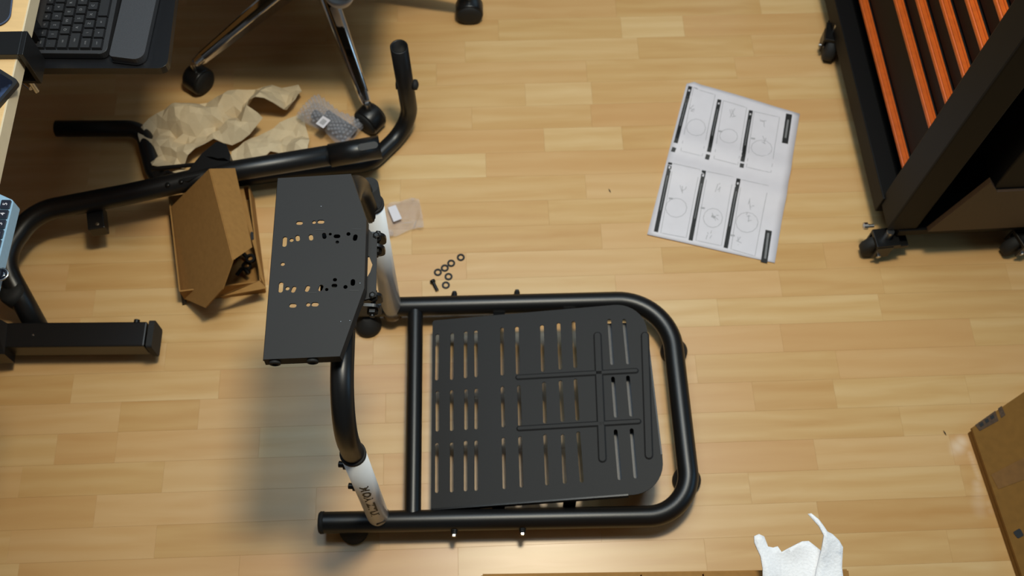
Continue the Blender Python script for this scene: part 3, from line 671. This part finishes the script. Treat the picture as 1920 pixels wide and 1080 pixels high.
def ell(cx, cy, rx, ry, m_=M['grey'], wd=1.0): strip('diagram_line', [(cx + rx * math.cos(t * .5236), cy + ry * math.sin(t * .5236)) for t in range(12)], wd, m_, .0008, 2, MN, True)
for e_ in ((1305, 240, 18, 17), (1366, 256, 17, 14), (1428, 278, 20, 16), (1268, 389, 20, 18), (1337, 408, 18, 18), (1401, 416, 21, 19)): ell(*e_)
for cx, cy in ((1300, 200), (1374, 214), (1430, 232), (1281, 352), (1345, 352), (1408, 380), (1330, 440), (1388, 452), (1404, 408), (1340, 404), (1432, 262)):
    for k in range(4):
        a_ = random.uniform(0, 6.3); r_ = random.uniform(3, 9)
        strip('diagram_line', [(cx + random.uniform(-6, 6), cy + random.uniform(-9, 9)), (cx + r_ * math.cos(a_), cy + r_ * math.sin(a_) * 1.4)], 1.2, M['grey'], .0008, 3)
for cx, cy in ((1258, 371), (1318, 389), (1350, 246), (1412, 259), (1338, 405), (1374, 440)): strip('diagram_mark', [(cx - 4, cy), (cx + 4, cy + 1)], 4, M['grey'], .0008, 2)

# ================================================================== CARTONS
FC = thing('flattened_carton', 'brown flattened cardboard carton with dark printed marks at right edge', 'carton', at(1880, 900, 0))
K0 = at(1822, 802, .03); K1 = at(1962, 706, .03); K2 = at(1935, 1134, .03)
K3 = K1 + K2 - K0
link('panel', *prism([K0, K1, K3, K2], (0, 0, -.008)), M['card_dk'], FC, bevel=.001)
lw = Vector((0, 0, -.011)); link('panel', *prism([K0 + lw + (K3 - K0) * .012, K1 + lw, K3 + lw, K2 + lw + (K3 - K0) * .012], (0, 0, -.018)), M['card_dk'], FC, bevel=.001)
pz = .0306
for pts, m_ in ((((1828, 797), (1866, 770), (1872, 789), (1837, 808)), M['ink']), (((1871, 766), (1878, 761), (1885, 778), (1877, 784)), M['ink'])):
    o = link('printed_mark', *prism([at(*q, pz) for q in pts], (0, 0, .0004)), mat('dark_brown_print', (74, 54, 36), .8, 0, 200, .3), FC)
for k in range(3):
    link('printed_mark', *prism([at(*q, pz + .0006) for q in ((1836 + 10 * k, 795 - 7 * k), (1842 + 10 * k, 791 - 7 * k), (1845 + 10 * k, 797 - 7 * k), (1839 + 10 * k, 801 - 7 * k))], (0, 0, .0003)), M['ink'], FC)
tp_ = mat('brown_packing_tape', (120, 84, 42), .3, 0, 60, .12)
link('packing_tape', *prism([at(*q, pz) for q in ((1858, 890), (1935, 850), (1940, 892), (1872, 917))], (0, 0, .0004)), tp_, FC)
link('torn_hole', *prism(rounded([at(*q, pz) for q in ((1899, 998), (1912, 990), (1920, 1004), (1908, 1010))], .003), (0, 0, .0006)), M['ink'], FC)

OB = thing('open_carton', 'open cardboard carton at the bottom edge holding white foam', 'carton', at(1240, 1120, 0))
HB = .25; e0, e1 = at(905, 1079, HB), at(1588, 1070, HB); d = (e1 - e0).normalized(); nn = Vector((d.y, -d.x, 0)); dp = .30
B4 = [Vector((q.x, q.y, 0)) for q in (e0, e1, e1 + nn * dp, e0 + nn * dp)]
for i in range(4):
    a, b = B4[i], B4[(i + 1) % 4]; link('side_panel', [a, b, b + Z * HB, a + Z * HB], [(0, 1, 2, 3)], M['card'], OB, solid=.005)
link('bottom_panel', [q + Z * .004 for q in B4], [(0, 1, 2, 3)], M['card'], OB, solid=.004)
a, b = e0, e1
for f0, f1 in ((.0, .43), (.435, .60), (.605, 1.0)):
    A_, B_ = a.lerp(b, f0), a.lerp(b, f1); link('top_flap', [A_, B_, B_ + nn * .06 - Z * .006, A_ + nn * .06 - Z * .006], [(0, 1, 2, 3)], M['card'], OB, solid=.004)
FO = thing('foam_wrap', 'torn white foam wrapping sheet sticking up from the open carton', 'foam', at(1490, 1090, .05))
def zf_for(base, gain, seed):
    def f(x, y):
        return base + gain * (y - .30) + .012 * noise.noise(Vector((x * 18, y * 18, seed)))
    return f
fo1 = [at(*q, .30) for q in ((1430, 1120), (1428, 1068), (1424, 1044), (1412, 1020), (1411, 1008), (1420, 1004), (1430, 1008), (1438, 1026), (1448, 1028), (1456, 1026), (1464, 1036), (1480, 1028), (1500, 1018), (1512, 1017), (1524, 1026), (1534, 1034), (1540, 1060), (1545, 1120))]
link('foam_sheet', *sheet(fo1, zf_for(.30, .15, 1.0), .010, .3), M['foam'], FO, smooth=True, solid=.003)
fo2 = [at(*q, .32) for q in ((1520, 1120), (1530, 1060), (1534, 1034), (1536, 1010), (1526, 994), (1512, 978), (1506, 971), (1512, 970), (1526, 982), (1542, 1003), (1552, 1007), (1566, 1018), (1574, 1030), (1575, 1066), (1584, 1120))]
link('foam_sheet', *sheet(fo2, zf_for(.325, .25, 5.0), .010, .3), M['foam'], FO, smooth=True, solid=.003)

# ================================================================== TOOL CABINET
TC = thing('tool_cabinet', 'tall black rolling cabinet with orange drawer pulls at the right edge', 'cabinet', (.95, 1.4, 0))
O_ = at(1637, 402, .06); O_.z = 0
a_ = Vector((-.095, .995, 0)).normalized(); b_ = Vector((a_.y, -a_.x, 0))
def rk(a, b, z): return O_ + a_ * a + b_ * b + Z * z
def rbox(a0, a1, b0, b1, z0, z1): return obox(rk((a0 + a1) / 2, (b0 + b1) / 2, (z0 + z1) / 2), a_ * (a1 - a0) / 2, b_ * (b1 - b0) / 2, Z * (z1 - z0) / 2)
LEN, HT, WD = .98, 1.15, .52
link('base_rail', *rbox(0, LEN, 0, .042, .072, .128), M['cabinet'], TC, bevel=.002)
link('base_rail', *rbox(0, LEN, WD - .04, WD, .072, .128), M['cabinet'], TC, bevel=.002)
link('base_pan', *rbox(-.065, LEN, .03, WD - .03, .08, .10), M['cabinet'], TC)
link('body', *rbox(.09, LEN, .075, WD - .02, .10, HT), M['cabinet'], TC, bevel=.003)
link('corner_post', *rbox(-.062, .012, .004, .068, .10, HT), M['cabinet'], TC, bevel=.004)
link('corner_post', *rbox(LEN, LEN + .06, .004, .068, .10, HT), M['cabinet'], TC, bevel=.004)
link('top_panel', *rbox(-.06, LEN + .06, 0, WD, HT, HT + .03), M['cabinet'], TC, bevel=.004)
zs = [.115, .185, .335, .418, .50, .58, .66, .74, .82]
for z0, z1 in zip(zs, zs[1:]):
    dr = link('drawer', *rbox(.015, LEN - .01, .052, .078, z0 + .004, z1 - .004), M['cabinet'], TC, bevel=.002)
    hd = link('drawer_pull', *rbox(.016, LEN - .011, .034, .053, z1 - .014, z1 - .004), M['orange'], dr, bevel=.003)
    link('ridge', *rbox(.016, LEN - .011, .037, .041, z1 - .0045, z1 - .0015), M['orange'], hd)
    link('ridge', *rbox(.016, LEN - .011, .046, .050, z1 - .0045, z1 - .0015), M['orange'], hd)
ep = [rk(-.075, .085, .11), rk(-.075, .135, .31), rk(-.075, .165, .27), rk(-.075, WD, .27), rk(-.075, WD, .11)]
link('end_panel', *prism(ep, a_ * .012), M['card_dk'] if False else mat('brown_lit_steel', (66, 48, 32), .5, 0, 200, .1), TC, bevel=.001)  # black steel panel; the brown light on it is put into its colour
link('end_box', *rbox(-.07, .085, .155, WD, .275, .62), M['cabinet'], TC, bevel=.003)
def caster(c, ang, brake=True):
    f = Vector((math.cos(ang), math.sin(ang), 0)); s = Vector((-f.y, f.x, 0))
    cs = link('caster', *cat_mesh(obox(c + Z * .069, f * .026, s * .022, Z * .005), obox(c + s * .021 + f * -.006 + Z * .046, f * .018, s * .0025, Z * .022), obox(c - s * .021 + f * -.006 + Z * .046, f * .018, s * .0025, Z * .022)), M['bolt'], TC, bevel=.001)
    wc = c - f * .012 + Z * .033
    link('wheel', *lathe(wc - s * .014, s, [(.010, 0), (.026, .001), (.033, .005), (.033, .023), (.026, .027), (.010, .028)], 28), M['rubber'], cs, smooth='quads')
    link('axle', *cyl(wc - s * .027, wc + s * .027, .005, 12), M['steel'], cs, smooth='quads')
    link('brake_lever', *obox(c + f * .032 + Z * .045, f * .022, s * .014, Z * .006), M['bolt'], cs, bevel=.002)
    link('stem', *cyl(c + Z * .072, c + Z * .10, .008, 12), M['steel'], cs, smooth='quads')
for px, py, an in ((1650, 462, .15), (1556, 82, 1.4), (1912, 456, .4)):
    c = at(px, py, .03); caster(Vector((c.x, c.y, 0)), an)
c = rk(LEN - .03, WD - .05, 0); caster(c, 1.0)
c = at(1621, 424, .085); link('set_screw', *lathe(c + b_ * .02, -b_, [(.004, 0), (.004, .014), (.008, .014), (.008, .022), (.003, .024)], 12), M['steel'], TC)

# ================================================================== DESK SIDE
e_a, e_b = at(75, 0, .71), at(0, 345, .71); dy = (e_a - e_b).normalized(); dx = Vector((dy.y, -dy.x, 0))
DK = thing('desk', 'pale wooden desk at the left edge of the picture', 'desk', (-1.2, 1.0, 0))
def dkp(x, y, z): return Vector((e_b.x, e_b.y, 0)) + dx * x + dy * y + Z * z
def dbox(x0, x1, y0, y1, z0, z1): return obox(dkp((x0 + x1) / 2, (y0 + y1) / 2, (z0 + z1) / 2), dx * (x1 - x0) / 2, dy * (y1 - y0) / 2, Z * (z1 - z0) / 2)
link('tabletop', *dbox(-.75, -.0025, -.95, 1.5, .71, .738), M['desk'], DK, bevel=.001)
link('edge_band', *dbox(-.0025, 0, -.95, 1.5, .71, .738), M['edge'], DK)
for y0 in (-.93, 1.43): link('leg', *dbox(-.72, -.30, y0, y0 + .05, 0, .71), M['cabinet'], DK)
KT = thing('keyboard_tray', 'black sliding keyboard tray hung under the desk', 'tray', at(200, 60, .62))
tz = .652
tp4 = rounded([at(46, 128, tz), at(313, 128, tz), at(336, -60, tz), at(336, -60, tz) + dy * .55, at(46, 128, tz) + dy * .75], [.002, .015, .01, .01, .01], 5)
link('tray_board', *prism(tp4, (0, 0, -.016)), M['tray'], KT, bevel=.002)
q = at(60, 100, tz)
for yy in (.02, .55): link('rail', *obox(q + dy * yy - dx * .03 + Z * .022, dx * .05, dy * .012, Z * .036), M['tray'], KT)

KB = thing('keyboard', 'dark grey computer keyboard on the black tray under the desk', 'keyboard', at(140, 60, tz))
kz = tz + .002
kc = at(199, 100, kz + .014); kdir = (at(218, 0, kz + .014) - at(201, 85, kz + .014)).normalized(); kl = Vector((-kdir.y, kdir.x, 0))
KW = .128
kp = rounded([kc, kc + kdir * .40, kc + kdir * .40 + kl * KW, kc + kl * KW], [.012, .012, .012, .012], 5)
link('case', *prism([q - Z * .014 for q in kp], (0, 0, .013)), M['keyb'], KB, bevel=.0015)
lm = {}
def key(x0, x1, y0, y1, s=None):
    c = kc + kl * ((x0 + x1) / 2) + kdir * ((y0 + y1) / 2) + Z * .0005
    hx, hy = (x1 - x0) / 2 - .0008, (y1 - y0) / 2 - .0008; b0 = [c + kl * (i * hx) + kdir * (j * hy) for i, j in ((-1, -1), (1, -1), (1, 1), (-1, 1))]
    b1 = [c + kl * (i * (hx - .0012)) + kdir * (j * (hy - .0012)) + Z * .0042 for i, j in ((-1, -1), (1, -1), (1, 1), (-1, 1))]
    k = link('key', [q - Z * .0015 for q in b0] + b1, [(3, 2, 1, 0), (4, 5, 6, 7), (0, 1, 5, 4), (1, 2, 6, 5), (2, 3, 7, 6), (3, 0, 4, 7)], M['key'], KB)
    if s:
        if s not in lm: lm[s] = text_mesh(s, .0062 if len(s) == 1 else .0042)
        tv, tf = lm[s]; cc = c + Z * .0046
        link('legend', [cc + kdir * v.x + kl * v.y for v in tv], tf, M['legend'], k)
U = .0186; x_ = .007; st = .006
rowsK = [([1.15, 1.1, 1.25, 6.2, 1.2, 1.2], ['ctrl', '\u2588', 'alt', '', 'alt', '']), ([1.2, 1, 1, 1, 1, 1, 1, 1, 1, 1, 1, 1], ['shift', '\\', 'Z', 'X', 'C', 'V', 'B', 'N', 'M', ',', '.', '/']),
         ([1.75] + [1] * 11, ['caps', 'A', 'S', 'D', 'F', 'G', 'H', 'J', 'K', 'L', ';', "'"]), ([1.5] + [1] * 11, ['tab', 'Q', 'W', 'E', 'R', 'T', 'Y', 'U', 'I', 'O', 'P', '[']),
         ([1] * 13, ['`', '1', '2', '3', '4', '5', '6', '7', '8', '9', '0', '-', '=']), ([1.2] + [.9] * 12, ['esc'] + ['F%d' % i for i in range(1, 13)])]
for r_, (ws, ls) in enumerate(rowsK):
    h_ = U if r_ < 5 else .0145; y_ = st
    for w_, s in zip(ws, ls):
        key(x_, x_ + h_, y_, y_ + w_ * U, (s if s != '\u2588' else '+') or None); y_ += w_ * U
    x_ += h_
WR = thing('wrist_rest', 'grey padded wrist rest beside the dark keyboard', 'wrist rest', at(245, 60, tz))
wz = tz + .016
w4 = [at(204, 105, wz), at(268, 113, wz), at(294, -6, wz), at(226, -6, wz)]; ext = (w4[2] - w4[1]).normalized() * .22; w4[2] = w4[1] + ext * 1.6; w4[3] = w4[0] + ext * 1.6
wo = rounded(w4, [.006, .016, .016, .006], 6)
link('pad', *prism([q - Z * .014 for q in wo], (0, 0, .014)), M['wrist'], WR, bevel=.004)
link('base', *prism([q - Z * .0155 + (q - sum(wo, Vector()) / len(wo)) * .012 for q in wo], (0, 0, .003)), M['tray'], WR)
# on the desk
dz = .738
MP = thing('mouse_pad', 'black cloth mouse pad with stitched edge at the desk corner', 'mouse pad', at(5, 10, dz))
mpo = rounded([at(-70, 62, dz), at(19, 46, dz), at(31, -60, dz), at(-70, -60, dz)], [.005, .022, .005, .005], 8)
link('pad', *prism(mpo, (0, 0, .003)), M['blackmat'], MP)
link('stitching', *tube([q + Z * .0032 for q in mpo] + [mpo[0] + Z * .0032], .0013, 8), mat('blue_black_thread', (60, 74, 100), .8, 0, 900, .4, .4), MP, smooth='quads')
CL = thing('desk_clamp', 'black metal clamp gripping the edge of the pale desk', 'clamp', at(25, 80, dz))
cq = [at(-60, 60, dz + .012), at(43, 58, dz + .012), at(34, 102, dz + .012), at(-60, 103, dz + .012)]
link('top_plate', *prism(cq, (0, 0, -.0115)), M['black'], CL, bevel=.001)
f0, f1 = cq[1], cq[2]
link('front_plate', *prism([f0, f1, f1 - Z * .075, f0 - Z * .075], dx * .007), M['black'], CL, bevel=.0008)
link('under_jaw', *prism([f0 - Z * .068, f1 - Z * .068, f1 - Z * .068 - dx * .05, f0 - Z * .068 - dx * .05], (0, 0, -.006)), M['black'], CL)
c = (f0 + f1) / 2 - dx * .025; link('screw', *cyl(c - Z * .125, c - Z * .045, .005, 14), M['steel'], CL, smooth='quads')
c = at(50, 152, .64); link('screw_handle', *cyl(c - dx * .012 + dy * .004, c + dx * .010 - dy * .014, .0045, 12), M['steel'], CL, smooth='quads')
PH = thing('phone', 'black phone with lit screen lying on the desk below the clamp', 'phone', at(5, 170, dz))
ph = rounded([at(0, 133, dz), at(40, 158, dz), at(-8, 213, dz), at(-55, 183, dz)], [.004, .008, .006, .006], 6); ph = [q + Z * .0 for q in ph]
link('case', *prism(ph, (0, 0, .009)), M['key'], PH, bevel=.0015)
pc = sum(ph, Vector()) / len(ph)
sm, nt_, pb_ = node_mat('phone_display'); n = nt_.nodes.new('ShaderNodeTexNoise'); n.inputs['Scale'].default_value = 2.2; r = nt_.nodes.new('ShaderNodeValToRGB'); r.color_ramp.elements[0].color = lin(10, 14, 26); r.color_ramp.elements[0].position = .45; r.color_ramp.elements[1].color = lin(44, 58, 84); r.color_ramp.elements[1].position = .6
nt_.links.new(n.outputs['Fac'], r.inputs[0]); nt_.links.new(r.outputs[0], pb_.inputs['Base Color']); nt_.links.new(r.outputs[0], pb_.inputs['Emission Color']); pb_.inputs['Emission Strength'].default_value = .5; pb_.inputs['Roughness'].default_value = .1
link('screen', *prism([pc + (q - pc) * .80 + Z * .0088 for q in ph], (0, 0, .0006)), sm, PH)
NP = thing('number_keypad', 'light blue keypad with dark number keys jutting over the desk edge', 'keypad', at(5, 420, .75))
nz = .76
na, nb_ = at(26, 376, nz), at(-6, 505, nz); nd = (na - nb_).normalized(); nl = Vector((-nd.y, nd.x, 0))
no = rounded([na, nb_ - nd * .05, nb_ - nd * .05 + nl * .09, na + nl * .09 + nd * .04], [.006, .006, .006, .006], 5)
link('case', *prism([q - Z * .022 for q in no], (0, 0, .022)), M['bluep'], NP, bevel=.0015)
for i, s in enumerate(('5', '4', '3', '2', '1')):
    for j in range(3):
        px, py = (11.5 - 4.6 * i, 384.5 + 18.5 * i); c = at(px, py, nz) + nl * (.018 * j)
        if j and i > 3: continue
        kq = [c + nd * (a * .0068) + nl * (b * .0068) for a, b in ((-1, -1), (1, -1), (1, 1), (-1, 1))]
        k = link('key', *prism(rounded(kq, .0015, 3), (0, 0, .003)), mat('navy_key_%d%d' % (i, j), (20, 24, 38), .4, 0, 300, .1) if i + j == 0 else bpy.data.materials['navy_key_00'], NP, bevel=.0006)
        if j == 0:
            tv, tf = text_mesh(s, .009); link('legend', [c + Z * .0033 + nd * v.x + nl * v.y for v in tv], tf, M['paper'], k)
link('stand', *prism([q - Z * .0218 for q in (no[12] if len(no) > 12 else no[-1], no[-1], no[-1] - nd * .06, no[-1] - nd * .06 + nl * .02)], (0, 0, -.0)), None, NP) if False else None
RG = thing('glasses_lens', 'silver-rimmed round lens poking in below the light blue keypad', 'glasses', at(0, 515, .745))
rc = at(1, 516, .75)
link('rim', *tube([rc + Vector((.0115 * math.cos(t * .2618), .0095 * math.sin(t * .2618), .003)) for t in range(25)], .0012, 10), M['steel'], RG, smooth='quads')
link('lens', *lathe(rc + Z * .0025, Z, [(.0095, 0), (.0095, .0008), (.004, .0010)], 24), M['screen'], RG, smooth='quads')
link('temple', *cyl(rc + Vector((-.011, 0, .003)), rc + Vector((-.09, .01, .003)), .0012, 8), M['steel'], RG, smooth='quads')

# ================================================================== OFFICE CHAIR
p1, p2, p3 = at(372, 148, .03), at(694, 222, .03), at(880, 18, .03)
HBS = at(593, -66, .11); HBS.z = 0; hx, hy = HBS.x, HBS.y
OC = thing('office_chair', 'office chair with chrome star base and black casters behind the frame', 'chair', HBS)
legs5 = [(math.atan2(q.y - hy, q.x - hx), (Vector((q.x, q.y, 0)) - HBS).length) for q in (p1, p2, p3)]; legs5 += [(legs5[2][0] + 1.35, .39), (legs5[2][0] + 2.75, .39)]
for an, R5 in legs5:
    f = Vector((math.cos(an), math.sin(an), 0)); s = Vector((-f.y, f.x, 0)); V = []
    for t, hw, zt, zb in ((.04, .024, .135, .085), (.5, .019, .118, .080), (.93, .013, .098, .074), (.99, .010, .092, .078)):
        c = HBS + f * (R5 * t); V += [c + s * hw + Z * zb, c + s * hw + Z * (zt - .008), c + s * hw * .5 + Z * zt, c - s * hw * .5 + Z * zt, c - s * hw + Z * (zt - .008), c - s * hw + Z * zb]
    Fc = [(i * 6 + j, i * 6 + (j + 1) % 6, (i + 1) * 6 + (j + 1) % 6, (i + 1) * 6 + j) for i in range(3) for j in range(6)] + [tuple(range(6)), tuple(range(18, 24))]
    lg = link('star_leg', V, Fc, M['chrome'], OC, bevel=.003)
    c = HBS + f * R5; ro = random.uniform(-.6, .6); wa = Matrix.Rotation(ro, 3, 'Z') @ s
    cs = link('caster', *cat_mesh(lathe(Vector((c.x, c.y, .030)) - wa * .026, wa, [(.012, 0), (.027, .002), (.030, .006), (.030, .020), (.022, .024), (.022, .028), (.030, .032), (.030, .046), (.027, .050), (.012, .052)], 26)), M['rubber'], OC, smooth='quads')
    link('hood', *lathe(Vector((c.x, c.y, .03)) - wa * .019, wa, [(.032, 0), (.0335, .004), (.0335, .034), (.032, .038)], 26), M['black'], cs, smooth='quads')
    link('stem', *cyl(Vector((c.x, c.y, .05)) , Vector((c.x, c.y, .088)), .006, 12), M['steel'], cs, smooth='quads')
link('hub', *lathe(HBS + Z * .07, Z, [(.034, 0), (.042, .006), (.042, .058), (.036, .072), (.03, .075)], 28), M['chrome'], OC, smooth='quads')
link('gas_lift', *cyl(HBS + Z * .12, HBS + Z * .42, .025, 22), M['black'], OC, smooth='quads')
c = at(637, -9, .16); link('pedal_cover', *lathe(c - Z * .02, Z, [(.014, 0), (.028, .006), (.034, .018), (.033, .024), (.028, .026), (.024, .016), (.004, .012)], 28), M['cream'], OC, smooth='quads')
link('pedal_arm', *cyl(c - Z * .008, HBS + Z * .15, .010, 14), M['cream'], OC, smooth='quads')
sc_ = HBS + Vector((0, 0, .47)); sh = rounded([sc_ + Vector((i, j, 0)) for i, j in ((-.27, -.37), (.25, -.37), (.25, .18), (-.27, .18))], .07, 6)
link('seat', *prism(sh, (0, 0, .08)), M['cloth'], OC, bevel=.02)
link('seat_plate', *obox(HBS + Z * .445, (.11, 0, 0), (0, .10, 0), (0, 0, .025)), M['black'], OC, bevel=.004)
bk = rounded([HBS + Vector((.27, j * .22, z)) for j, z in ((-1, .62), (1, .62), (1, 1.12), (-1, 1.12))], .07, 6)
link('backrest', *prism(bk, (.06, 0, 0)), M['cloth'], OC, bevel=.015)
link('back_arm', *tube(fillet([HBS + Vector((.06, 0, .445)), HBS + Vector((.34, 0, .445)), HBS + Vector((.34, 0, .80))], .06, 8), .018, 14), M['black'], OC, smooth='quads')

for px, py, lb_ in ((1143, 358, 'tiny dark chip on bare floor left of the booklet'), (1771, 812, 'tiny dark chip on the floor beside the flattened carton')):
    c = at(px, py, 0); d = Vector((.0022, -.005, 0)); tag(link('chip', *tube([c - d + Z * .001, c + Z * .0018, c + d + Z * .001], [.0004, .0014, .0004], 8), M['bolt'], loc=c, smooth='quads'), lb_, 'chip')
for o in bpy.data.objects:
    if '_o' in o: del o['_o']
